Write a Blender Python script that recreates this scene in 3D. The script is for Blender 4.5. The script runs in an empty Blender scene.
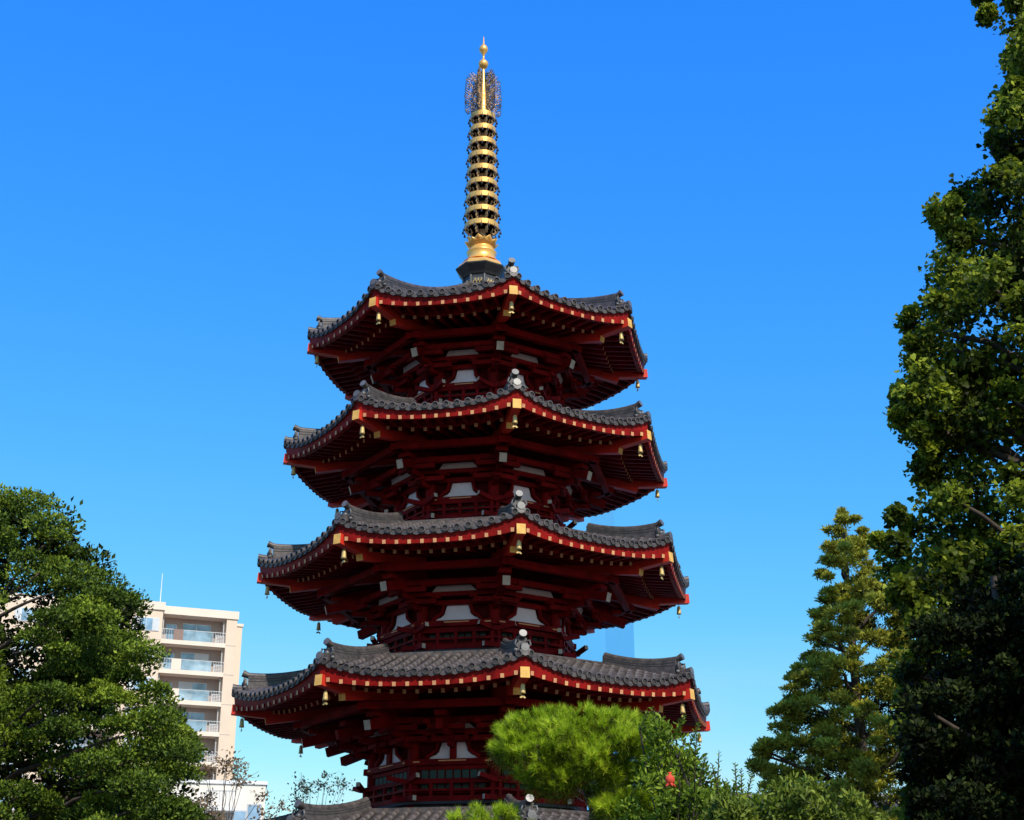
import bpy, math, random
import numpy as np
R_ = math.radians
random.seed(7)
rng = np.random.default_rng(11)
scn = bpy.context.scene
COL = scn.collection

# ------------------------------------------------------------------ camera and survey
F_PX, PITCH, ROLL = 1542.743, R_(20.739788), R_(0.12303)
CAMZ = 1.6
AX, AY, PHI = -0.9785, 44.1, R_(11.0019)
SUN_AZ, SUN_EL = R_(26), R_(45)          # to the right behind the camera

cam_d = bpy.data.cameras.new('camera')
cam = bpy.data.objects.new('camera', cam_d)
COL.objects.link(cam)
cam_d.sensor_fit = 'HORIZONTAL'
cam_d.sensor_width = 36.0
cam_d.lens = F_PX / 1024 * 36.0
cam_d.clip_start = 0.1
cam_d.clip_end = 6000
cam.rotation_mode = 'QUATERNION'
from mathutils import Matrix, Vector, Euler
cam.rotation_quaternion = (Matrix.Rotation(math.pi/2 + PITCH, 3, 'X') @ Matrix.Rotation(ROLL, 3, 'Z')).to_quaternion()
cam.location = (0, 0, CAMZ)
scn.camera = cam

def ray(u, v):
    u -= 512; v -= 410
    cr, sr = math.cos(ROLL), math.sin(ROLL)
    a = (u*cr + v*sr)/F_PX; b = -(-u*sr + v*cr)/F_PX
    c, s = math.cos(PITCH), math.sin(PITCH)
    return (a, c - b*s, s + b*c)
def at(u, v, Y):
    """a measured point of the photo at the surveyed distance Y"""
    d = ray(u, v); t = Y/d[1]
    return Vector((d[0]*t, Y, d[2]*t + CAMZ))
def ppm(Y):                               # picture units per metre at distance Y
    return F_PX*0.95/Y

# ------------------------------------------------------------------ world and sun
w = bpy.data.worlds.new("World"); scn.world = w; w.use_nodes = True
nt = w.node_tree; nt.nodes.clear()
out = nt.nodes.new('ShaderNodeOutputWorld'); bg = nt.nodes.new('ShaderNodeBackground')
sky = nt.nodes.new('ShaderNodeTexSky'); sky.sky_type = 'NISHITA'; sky.sun_disc = False
sky.sun_elevation = SUN_EL; sky.sun_rotation = math.atan2(math.sin(SUN_AZ), -math.cos(SUN_AZ))
sky.air_density = 1.0; sky.dust_density = 0.3; sky.ozone_density = 2.5
sep = nt.nodes.new('ShaderNodeSeparateColor'); com = nt.nodes.new('ShaderNodeCombineColor')
nt.links.new(sky.outputs[0], sep.inputs[0])
SKYK = [(0.361, 1.826, 1.0), (1.80, 0.93, 1.0), (9.2, 0.08, 1.0)]
SKY_STRENGTH = 0.1
for i, (g, p, _) in enumerate(SKYK):
    pw = nt.nodes.new('ShaderNodeMath'); pw.operation = 'POWER'; pw.inputs[1].default_value = p
    mu = nt.nodes.new('ShaderNodeMath'); mu.operation = 'MULTIPLY'; mu.inputs[1].default_value = g
    nt.links.new(sep.outputs[i], pw.inputs[0]); nt.links.new(pw.outputs[0], mu.inputs[0])
    nt.links.new(mu.outputs[0], com.inputs[i])
# a faint bank of thin haze low in the sky
geo = nt.nodes.new('ShaderNodeTexCoord'); mp = nt.nodes.new('ShaderNodeMapping'); mp.inputs['Scale'].default_value = (3, 3, 11)
nz = nt.nodes.new('ShaderNodeTexNoise'); nz.inputs['Scale'].default_value = 1.6; nz.inputs['Detail'].default_value = 6
sx_ = nt.nodes.new('ShaderNodeSeparateXYZ'); m1_ = nt.nodes.new('ShaderNodeMapRange'); m2_ = nt.nodes.new('ShaderNodeMapRange'); mm = nt.nodes.new('ShaderNodeMath'); mm.operation = 'MULTIPLY'
mxs = nt.nodes.new('ShaderNodeMix'); mxs.data_type = 'RGBA'
nt.links.new(geo.outputs['Generated'], mp.inputs[0]); nt.links.new(mp.outputs[0], nz.inputs['Vector']); nt.links.new(geo.outputs['Generated'], sx_.inputs[0])
m1_.inputs[1].default_value = .22; m1_.inputs[2].default_value = .08; m1_.inputs[3].default_value = 0; m1_.inputs[4].default_value = 1
m2_.inputs[1].default_value = .40; m2_.inputs[2].default_value = .68; m2_.inputs[3].default_value = 0; m2_.inputs[4].default_value = .42
nt.links.new(sx_.outputs['Z'], m1_.inputs[0]); nt.links.new(nz.outputs['Fac'], m2_.inputs[0])
nt.links.new(m1_.outputs[0], mm.inputs[0]); nt.links.new(m2_.outputs[0], mm.inputs[1]); nt.links.new(mm.outputs[0], mxs.inputs[0])
nt.links.new(com.outputs[0], mxs.inputs[6]); mxs.inputs[7].default_value = (7.2, 7.8, 9.3, 1)
nt.links.new(mxs.outputs[2], bg.inputs[0]); bg.inputs[1].default_value = SKY_STRENGTH
nt.links.new(bg.outputs[0], out.inputs[0])

sl = bpy.data.lights.new('sun', 'SUN'); sl.energy = 5.0; sl.angle = R_(0.53); sl.color = (1.0, 0.93, 0.82)
so = bpy.data.objects.new('sun', sl); COL.objects.link(so)
sdir = Vector((math.sin(SUN_AZ)*math.cos(SUN_EL), -math.cos(SUN_AZ)*math.cos(SUN_EL), math.sin(SUN_EL)))
so.rotation_mode = 'QUATERNION'; so.rotation_quaternion = sdir.to_track_quat('Z', 'Y')
so.location = (20, -30, 60)
scn.view_settings.view_transform = 'Standard'; scn.view_settings.look = 'None'
scn.view_settings.exposure = 0; scn.view_settings.gamma = 1

# ------------------------------------------------------------------ materials
def mat(name, col, rough=0.6, metal=0.0, var=0.25, scale=4.0, col2=None, bump=0.0, spec=0.5, fine=40.0):
    m = bpy.data.materials.new(name); m.use_nodes = True
    t = m.node_tree; b = t.nodes['Principled BSDF']
    b.inputs['Roughness'].default_value = rough; b.inputs['Metallic'].default_value = metal
    b.inputs['Specular IOR Level'].default_value = spec
    tc = t.nodes.new('ShaderNodeTexCoord')
    n1 = t.nodes.new('ShaderNodeTexNoise'); n1.inputs['Scale'].default_value = scale
    n1.inputs['Detail'].default_value = 5; n1.inputs['Roughness'].default_value = 0.65
    t.links.new(tc.outputs['Object'], n1.inputs['Vector'])
    r = t.nodes.new('ShaderNodeValToRGB')
    c2 = col2 or tuple(c*(1-var) for c in col); c1 = tuple(min(1, c*(1+var)) for c in col)
    r.color_ramp.elements[0].position = 0.3; r.color_ramp.elements[1].position = 0.7
    r.color_ramp.elements[0].color = (*c2, 1); r.color_ramp.elements[1].color = (*c1, 1)
    t.links.new(n1.outputs['Fac'], r.inputs[0]); t.links.new(r.outputs[0], b.inputs['Base Color'])
    if bump:
        n2 = t.nodes.new('ShaderNodeTexNoise'); n2.inputs['Scale'].default_value = fine
        t.links.new(tc.outputs['Object'], n2.inputs['Vector'])
        bp = t.nodes.new('ShaderNodeBump'); bp.inputs['Strength'].default_value = bump; bp.inputs['Distance'].default_value = 0.02
        t.links.new(n2.outputs['Fac'], bp.inputs['Height']); t.links.new(bp.outputs[0], b.inputs['Normal'])
    return m
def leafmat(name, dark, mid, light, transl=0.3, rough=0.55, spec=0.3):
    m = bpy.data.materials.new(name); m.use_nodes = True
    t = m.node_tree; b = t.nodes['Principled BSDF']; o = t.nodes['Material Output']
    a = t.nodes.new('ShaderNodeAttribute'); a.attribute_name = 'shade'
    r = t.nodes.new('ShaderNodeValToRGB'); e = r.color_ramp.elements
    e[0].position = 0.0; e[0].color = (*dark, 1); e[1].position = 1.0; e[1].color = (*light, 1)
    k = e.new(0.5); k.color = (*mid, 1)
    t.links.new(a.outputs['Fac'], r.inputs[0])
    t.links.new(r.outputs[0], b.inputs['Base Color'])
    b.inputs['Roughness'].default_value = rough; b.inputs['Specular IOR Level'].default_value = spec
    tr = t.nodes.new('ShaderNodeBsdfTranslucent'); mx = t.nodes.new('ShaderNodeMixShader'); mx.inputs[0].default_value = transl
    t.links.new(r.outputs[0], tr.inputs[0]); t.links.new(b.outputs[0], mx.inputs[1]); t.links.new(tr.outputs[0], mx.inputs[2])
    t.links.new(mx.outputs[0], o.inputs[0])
    return m
M = {}
M['red'] = mat('shade_deepened_red_wood', (0.15, 0.0035, 0.0045), 0.6, 0, 0.5, 1.7, bump=0.15, spec=0.06)  # red lowered so the under-eave shade sits in the colour
M['fascia'] = mat('sunlit_red_eave_board', (0.21, 0.0065, 0.005), 0.55, 0, 0.5, 1.7, bump=0.1, spec=0.08)  # same red left brighter, sunlight on the boards put into the colour
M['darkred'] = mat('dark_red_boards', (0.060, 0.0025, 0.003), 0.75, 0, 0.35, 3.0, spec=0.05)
M['brightred'] = mat('bright_vermilion_paint', (0.55, 0.028, 0.014), 0.5, 0, 0.15, 3.0, spec=0.25)
M['cream'] = mat('cream_painted_end_grain', (0.62, 0.33, 0.14), 0.6, 0, 0.12, 2.3, col2=(0.52, 0.22, 0.12), spec=.1)
M['endgold'] = mat('gilt_beam_end', (0.68, 0.38, 0.10), 0.6, 0, 0.25, 5, spec=.15)
M['plaster'] = mat('white_plaster', (0.72, 0.66, 0.72), 0.85, 0, 0.08, 2, spec=.1)
M['endpale'] = mat('pale_end_paint', (0.46, 0.38, 0.31), 0.8, 0, 0.2, 4, spec=.1)  # bracket and rail ends, a duller pale tone
M['plaster_dim'] = mat('dull_plaster', (0.36, 0.29, 0.28), 0.85, 0, 0.15, 3, spec=.1)  # upper plaster bands, a darker tone than the panels
M['tile'] = mat('grey_clay_tile', (0.068, 0.054, 0.050), 0.5, 0, 0.65, 5.5, bump=0.3, fine=18)
M['tilepan'] = mat('tile_channel', (0.030, 0.025, 0.024), 0.75, 0, 0.3, 5)
M['tilelight'] = mat('glint_pale_tile', (0.10, 0.094, 0.09), 0.4, 0, 0.45, 6)  # caps paler than the tile, a sunny glint put into the colour
M['gold'] = mat('gilded_bronze', (1.0, 0.50, 0.125), 0.36, 0.5, 0.12, 3)
M['golddark'] = mat('tarnished_gilding', (0.52, 0.33, 0.17), 0.5, 0.3, 0.4, 9)
M['bronze'] = mat('dark_bronze', (0.030, 0.028, 0.030), 0.55, 0.1, 0.4, 5)
M['bellgold'] = mat('gilt_bell', (0.62, 0.42, 0.15), 0.5, 0.2, 0.25, 7)
M['dark'] = mat('dark_skirting', (0.03, 0.025, 0.035), 0.8, 0, 0.3, 3)  # even dark tone of the balcony skirts
M['lattice'] = mat('dark_green_lattice', (0.02, 0.05, 0.04), 0.7, 0, 0.3, 3)
M['stone'] = mat('grey_granite', (0.30, 0.29, 0.27), 0.8, 0, 0.25, 6, bump=0.2)
M['bark'] = mat('dark_bark', (0.055, 0.040, 0.030), 0.9, 0, 0.45, 9, bump=0.6, fine=14)
M['barkgrey'] = mat('grey_bark', (0.13, 0.11, 0.095), 0.9, 0, 0.4, 9, bump=0.5, fine=14)

# ------------------------------------------------------------------ mesh builder
class MB:
    def __init__(s): s.v = []; s.f = []; s.m = []; s.sm = []
    def add(s, vs, fs, m=0, smooth=False):
        o = len(s.v); s.v += [tuple(p) for p in vs]
        for f in fs: s.f.append([i+o for i in f]); s.m.append(m); s.sm.append(smooth)
    def box(s, x0, x1, y0, y1, z0, z1, m=0):
        vs = [(x, y, z) for z in (z0, z1) for y in (y0, y1) for x in (x0, x1)]
        s.add(vs, [(0,2,3,1),(4,5,7,6),(0,1,5,4),(2,6,7,3),(0,4,6,2),(1,3,7,5)], m)
    def beam(s, p0, p1, w, h, m=0, mend=None, mstart=None, up=(0,0,1), taper=1.0):
        p0 = Vector(p0); p1 = Vector(p1); d = (p1-p0).normalized(); u = Vector(up)
        r = d.cross(u).normalized(); u = r.cross(d).normalized()
        vs = []
        for p, k in ((p0, 1), (p1, taper)):
            for a, b in ((-1,-1),(1,-1),(1,1),(-1,1)): vs.append(p + r*(a*w/2*k) + u*(b*h/2*k))
        s.add(vs, [(0,4,5,1),(1,5,6,2),(2,6,7,3),(3,7,4,0)], m)
        s.add(vs[:4], [(0,1,2,3)], m if mstart is None else mstart)
        s.add(vs[4:], [(3,2,1,0)], m if mend is None else mend)
    def tube(s, path, rad, n=8, m=0, cap=True, mcap=None, smooth=True):
        path = [Vector(p) for p in path]
        if not hasattr(rad, '__len__'): rad = [rad]*len(path)
        vs = []; ref = None
        for i, p in enumerate(path):
            d = (path[min(i+1, len(path)-1)] - path[max(i-1, 0)])
            if d.length < 1e-9: d = Vector((0,0,1))
            d.normalize()
            if ref is None: ref = Vector((1,0,0)) if abs(d.x) < 0.8 else Vector((0,1,0))
            a = d.cross(ref).normalized(); b = d.cross(a); ref = b.cross(d) if False else ref
            for j in range(n):
                t = 2*math.pi*j/n
                vs.append(p + (a*math.cos(t) + b*math.sin(t))*rad[i])
        fs = [(i*n+j, i*n+(j+1) % n, (i+1)*n+(j+1) % n, (i+1)*n+j) for i in range(len(path)-1) for j in range(n)]
        s.add(vs, fs, m, smooth)
        if cap:
            mc = m if mcap is None else mcap
            s.add(vs[:n], [tuple(range(n-1, -1, -1))], mc); s.add(vs[-n:], [tuple(range(n))], mc)
    def lathe(s, prof, n=20, m=0, c=(0,0,0), smooth=True, rot=0.0):
        vs = []
        for r, z in prof:
            for j in range(n):
                t = 2*math.pi*j/n + rot; vs.append((c[0]+r*math.cos(t), c[1]+r*math.sin(t), c[2]+z))
        k = len(prof)
        fs = [(i*n+j, i*n+(j+1) % n, (i+1)*n+(j+1) % n, (i+1)*n+j) for i in range(k-1) for j in range(n)]
        s.add(vs, fs, m, smooth)
        if prof[0][0] > 1e-4: s.add(vs[:n], [tuple(range(n-1, -1, -1))], m)
        if prof[-1][0] > 1e-4: s.add(vs[-n:], [tuple(range(n))], m)
    def grid(s, rows, m=0, smooth=False):
        n = len(rows[0]); vs = [p for r in rows for p in r]
        s.add(vs, [(i*n+j, i*n+j+1, (i+1)*n+j+1, (i+1)*n+j) for i in range(len(rows)-1) for j in range(n-1)], m, smooth)
    def poly(s, pts, nrm, th, m=0):
        """flat outline extruded by th along nrm"""
        nrm = Vector(nrm)*th; n = len(pts); a = [Vector(p) for p in pts]; b = [p + nrm for p in a]
        s.add(a+b, [tuple(range(n-1,-1,-1)), tuple(range(n, 2*n))] + [(i, (i+1) % n, n+(i+1) % n, n+i) for i in range(n)], m)
    def mesh(s, name, mats):
        me = bpy.data.meshes.new(name); me.from_pydata(s.v, [], s.f)
        for m in mats: me.materials.append(M[m] if isinstance(m, str) else m)
        me.polygons.foreach_set('material_index', s.m); me.polygons.foreach_set('use_smooth', s.sm)
        me.update(); return me
def link(name, me, parent=None, loc=(0,0,0), rz=0.0):
    o = bpy.data.objects.new(name, me); COL.objects.link(o); o.location = loc; o.rotation_euler = (0,0,rz)
    if parent: o.parent = parent
    return o
def tag(o, label=None, cat=None, group=None, kind=None):
    if label: o['label'] = label
    if cat: o['category'] = cat
    if group: o['group'] = group
    if kind: o['kind'] = kind
    return o
def empty(name, loc, rz=0.0):
    o = bpy.data.objects.new(name, None); COL.objects.link(o); o.location = loc; o.rotation_euler = (0,0,rz); o.empty_display_size = 0.3
    return o

# ------------------------------------------------------------------ ground
g = MB(); g.add([(-3000,-3000,0),(3000,-3000,0),(3000,3000,0),(-3000,3000,0)], [(0,1,2,3)])
go = link('ground', g.mesh('ground', [mat('temple_gravel', (0.075, 0.07, 0.06), 0.95, 0, 0.2, 0.7, bump=0.3)]))
tag(go, kind='structure')

# ------------------------------------------------------------------ the pagoda
A8 = math.cos(math.pi/8); T8 = math.tan(math.pi/8)
RF = [7.52, 6.743, 6.264, 5.712, 5.187]          # hip beam tip radius of each roof
ZE = [4.86, 8.93, 12.695, 16.32, 19.894]         # its height
RT = [4.85, 4.30, 3.85, 3.40, 0.66]              # radius where the tiles stop
ZT = [5.88, 9.93, 13.68, 17.22, 22.08]
RW = [3.45, 2.95, 2.70, 2.42, 2.15]              # wall circumradius of the storey under the roof
ZF = [0.9] + [ZT[i] - 0.06 for i in range(4)]    # foot of each storey
pag = empty('octagonal_pagoda', (AX, AY, 0), PHI)
tag(pag, 'five tiered red octagonal pagoda with grey tiled roofs and a gilded spire', 'pagoda')

class Roof:
    def __init__(s, i):
        s.i = i; s.R, s.ze, s.rt, s.zt = RF[i], ZE[i], RT[i], ZT[i]
        s.ae = (s.R + 0.14)*A8; s.at = s.rt*A8
        s.z0 = s.ze + 0.09
        s.top = i == 4
    def lift(s, u): return 0.40*min(1, abs(u))**2.6
    def z(s, a, u):
        x = (s.ae - a)/(s.ae - s.at)
        g = (0.52*x + 0.48*x*x) if s.top else (0.86*x + 0.14*x*x)
        wgt = max(0, 1-x)**1.4
        return s.z0 + (s.zt - s.z0)*g + s.lift(u)*wgt
    def zs(s, a, ss): return s.z(a, ss/(T8*a))

def build_roof(i):
    r = Roof(i); ze, R = r.ze, r.R
    b = MB()
    NA, NU = 9, 14
    for k in range(8):
        c, sn = math.cos((k+.5)*math.pi/4), math.sin((k+.5)*math.pi/4)
        def P(a, ss, z): return (ss*c + a*sn, ss*sn - a*c, z)
        rows = []
        for ia in range(NA+1):
            a = r.ae + (r.at - r.ae)*ia/NA
            rows.append([P(a, T8*a*u, r.z(a, u)) for u in [(-1 + 2*j/NU) for j in range(NU+1)]])
        b.grid(rows, 1)
        # tile bed edge under the caps
        lo = [P(r.ae-.01, T8*r.ae*u, r.z(r.ae, u) - 0.085) for u in [(-1+2*j/NU) for j in range(NU+1)]]
        lo2 = [P(r.ae-.30, T8*(r.ae-.30)*u, r.z(r.ae, u) - 0.075) for u in [(-1+2*j/NU) for j in range(NU+1)]]
        b.grid([rows[0], lo, lo2], 0)
        # cover tile rows running up the slope
        hw = T8*r.ae; n = int(hw*2/0.292); sp = hw*2/n
        rd = 0.092
        for j in range(n):
            ss = -hw + sp*(j+.5)
            ain = max(r.at, abs(ss)/T8 + 0.10)
            if r.ae - ain < 0.12: continue
            L = r.ae + 0.035 - ain; seg = max(1, int(round(L/0.34)))
            jit = random.uniform(-.006, .006)
            path = []; rads = []
            for q in range(seg):
                for t, k2 in ((0.0, 1.0), (0.93, 0.93), (0.94, 1.07 if q < seg-1 else .93)):
                    aa = r.ae + 0.035 - L*(q+t)/seg
                    path.append((aa, r.zs(min(aa, r.ae), ss) + 0.026 + jit)); rads.append(rd*k2)
            vs = []; nn = 6
            for (aa, zz), rr in zip(path, rads):
                for e in range(nn):
                    th = math.pi*(e/(nn-1)); vs.append(P(aa, ss + rr*math.cos(th), zz + rr*1.05*math.sin(th)))
            b.add(vs, [(x*nn+y, x*nn+y+1, (x+1)*nn+y+1, (x+1)*nn+y) for x in range(len(path)-1) for y in range(nn-1)], 0, True)
            # round end tile with a raised rim
            zz = path[0][1]; a0 = r.ae + .035; N = 10
            ring = lambda rr, aa: [P(aa, ss + rr*math.cos(2*math.pi*e/N), zz + .004 + rr*math.sin(2*math.pi*e/N)) for e in range(N)]
            R0, R1, R2, R3 = ring(.094, a0-.07), ring(.096, a0+.01), ring(.066, a0+.014), ring(.06, a0-.014)
            vv = R0+R1+R2+R3
            b.add(vv[:3*N], [(q*N+e, q*N+(e+1) % N, (q+1)*N+(e+1) % N, (q+1)*N+e) for q in range(2) for e in range(N)], 0)
            b.add(vv[2*N:], [(e, (e+1) % N, N+(e+1) % N, N+e) for e in range(N)] + [tuple(range(N, 2*N))], 1)
        # scalloped pan tiles between the caps
        for j in range(n+1):
            ss = -hw + sp*j
            if abs(ss) > hw - .05: continue
            z1 = r.zs(r.ae, ss)
            pts = [P(r.ae+.012, ss-sp*.42, z1+.015), P(r.ae+.012, ss-sp*.25, z1-.085), P(r.ae+.012, ss, z1-.112), P(r.ae+.012, ss+sp*.25, z1-.085), P(r.ae+.012, ss+sp*.42, z1+.015)]
            b.add(pts, [(0,1,2,3,4)], 0)
        # flat course closing the top of the tiles
        if not r.top:
            za = r.zt
            b.add([P(r.at+.06, -T8*(r.at+.06), za-.05), P(r.at+.06, T8*(r.at+.06), za-.05), P(r.at+.06, T8*(r.at+.06), za+.10), P(r.at+.06, -T8*(r.at+.06), za+.10),
                   P(r.at-.14, -T8*(r.at-.14), za+.10), P(r.at-.14, T8*(r.at-.14), za+.10)], [(0,1,2,3),(3,2,5,4)], 0)
            aw = RW[i+1]*A8 - .15
            b.add([P(r.at-.14, -T8*(r.at-.14), za+.10), P(r.at-.14, T8*(r.at-.14), za+.10), P(aw, T8*aw, za+.02), P(aw, -T8*aw, za+.02)], [(0,1,2,3)], 1)
    roof = link('roof', b.mesh('roof', ['tile', 'tilepan', 'tilelight']), pag)

    # corner ridges with their end tiles
    b = MB(); r0, r1 = r.rt - .05, R - 0.27
    zc = lambda rr: r.z(rr*A8, 1.0)
    N = 12; top = []; hh = []
    L = []; Rr = []
    secs = []
    for q in range(N+1):
        t = q/N; rr = r0 + (r1-r0)*t; z = zc(rr); h = (0.27 if not r.top else .17 + .10*t) + 0.13*t**3
        w0, w1 = .17, .125
        secs.append([(-w0, -rr, z-.12), (-w0, -rr, z+h*.45), (-w1, -rr, z+h*.47), (-w1, -rr, z+h), (w1, -rr, z+h), (w1, -rr, z+h*.47), (w0, -rr, z+h*.45), (w0, -rr, z-.12)])
        top.append((0, -rr, z+h+.03))
    b.grid(secs, 0)
    b.add(secs[-1], [tuple(range(8))], 0)
    # courses of thin noshi tiles show as lines
    for q in range(N):
        for lv in (.62, .82):
            za, zb = secs[q], secs[q+1]
            for sx in (-1, 1):
                x = sx*.129
                f = lambda S: S[2][2] + (S[3][2]-S[2][2])*((lv-.47)/.53)
                b.add([(x, S[0][1], f(S)+dz) for S in (za, zb) for dz in (-.012, .012)], [(0,1,3,2)], 1)
    top.append((0, -(r1+.16), top[-1][2] + .06))
    b.tube(top, [.085]*(len(top)-1)+[.10], 10, 0, mcap=2)
    # onigawara
    z1 = zc(r1) ; y = -(r1+.02)
    outl = [(-.21, z1-.06), (-.24, z1+.03), (-.17, z1+.09), (-.19, z1+.2), (-.13, z1+.34), (0, z1+.38), (.13, z1+.34), (.19, z1+.2), (.17, z1+.09), (.24, z1+.03), (.21, z1-.06)]
    b.poly([(x*.85, y, z1 + (z-z1)*.9) for x, z in outl], (0, -1, 0), .07, 0)
    for sx in (-1, 1):
        b.lathe([(0.0, -.05), (.05, -.03), (.055, 0), (.05, .03), (0, .05)], 8, 2, (sx*.17, y-.07, z1+.07))
        b.tube([(sx*.12, y-.08, z1+.14), (sx*.2, y-.09, z1+.22), (sx*.17, y-.09, z1+.32), (sx*.1, y-.08, z1+.30)], .028, 6, 2)
    b.lathe([(0, -.07), (.05, -.05), (.07, 0), (.05, .05), (0, .07)], 10, 2, (0, y-.09, z1+.19))
    # low ridge running out to the very corner
    low = []
    for q in range(5):
        rr = r1 + (R + .15 - r1)*q/4; low.append((0, -rr, zc(min(rr, r.ae/A8)) + .075 + .05*(q/4)**2))
    b.tube(low, [.095, .095, .095, .095, .105], 10, 0, mcap=2)
    b.tube([(x*1.0, y_, z_-.10) for x, y_, z_ in low], .12, 8, 0)
    rm = b.mesh('ridge', ['tile', 'tilepan', 'tilelight'])
    for k in range(8): link('corner_ridge', rm, roof, rz=k*math.pi/4)

    # eave boards above the rafters
    b = MB()
    def strip(a_out, zlo, zhi, th, a_for_lift, kl, kh, m):
        for k in range(8):
            c, sn = math.cos((k+.5)*math.pi/4), math.sin((k+.5)*math.pi/4)
            def P(a, ss, z): return (ss*c + a*sn, ss*sn - a*c, z)
            us = [(-1+2*j/14) for j in range(15)]
            rows = [[P(a_out-th, T8*(a_out-th)*u, zlo + kl*abs(u)**2.6) for u in us], [P(a_out, T8*a_out*u, zlo + kl*abs(u)**2.6) for u in us],
                    [P(a_out+.03, T8*(a_out+.03)*u, zhi + kh*abs(u)**2.6) for u in us]]
            b.grid(rows, m)
    LB = 0.22
    strip(r.ae-.085, ze-.215, ze+.012, .12, 1, LB+.0, .395, 0)
    strip((R-.93)*A8-.02, ze-.125, ze+.02, .10, 1, LB*.8, LB*.8, 0)
    link('eave_board', b.mesh('eave_board', ['fascia']), roof)

    # boards behind the rafters
    b = MB()
    for k in range(8):
        c, sn = math.cos((k+.5)*math.pi/4), math.sin((k+.5)*math.pi/4)
        def P(a, ss, z): return (ss*c + a*sn, ss*sn - a*c, z)
        rows = []
        a1, a2, a3 = r.ae-.14, (R-.93)*A8+.02, RW[i]*A8-.1
        for a, z, kk in ((a1, ze-.10, LB), (a2, ze+.01, LB*.8), (a3, ze+.01+.22*(a2-a3), 0)):
            rows.append([P(a, T8*a*u, z + kk*abs(u)**2.6) for u in [(-1+2*j/10) for j in range(11)]])
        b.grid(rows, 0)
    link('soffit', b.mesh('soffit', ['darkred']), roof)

    # rafters, two tiers, one row per side
    def rafters(a_end, zend, length, slope, kl, w, h, a_in):
        b = MB(); hw = T8*a_end - .22; n = max(3, int(round(2*hw/.345))); 
        for j in range(n+1):
            ss = -hw + 2*hw*j/n
            u = ss/(T8*a_end); z = zend + kl*abs(u)**2.6
            ai = max(a_in, abs(ss)/T8 + .12)
            if a_end - ai < .15: ai = a_end - .15
            b.beam((ss, -ai, z + slope*(a_end-ai)*(1) - (0)), (ss, -a_end, z), w, h, 0, 1)
        return b.mesh('rafters', ['red', 'cream'])
    fa = (R+.085)*A8
    rm1 = rafters(fa, ze-.172, 1, .10, LB, .094, .105, (R-1.15)*A8)
    rm2 = rafters((R-.93)*A8, ze-.192, 1, .22, LB*.8, .094, .105, RW[i]*A8-.05)
    for k in range(8):
        link('rafter_row', rm1, roof, rz=(k+.5)*math.pi/4)
        link('rafter_row', rm2, roof, rz=(k+.5)*math.pi/4)

    # hip beams
    b = MB()
    b.beam((0, -(R-1.35), ze-.12), (0, -(R+.13), ze+.0), .235, .27, 0, 1)
    b.beam((0, -(RW[i]-.05), ze+.22), (0, -(R-.80), ze-.25), .22, .26, 0, 1)
    hm = b.mesh('hip_beam', ['brightred', 'endgold'])
    for k in range(8): link('hip_beam', hm, roof, rz=k*math.pi/4)
    return roof

roofs = [build_roof(i) for i in range(5)]

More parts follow.
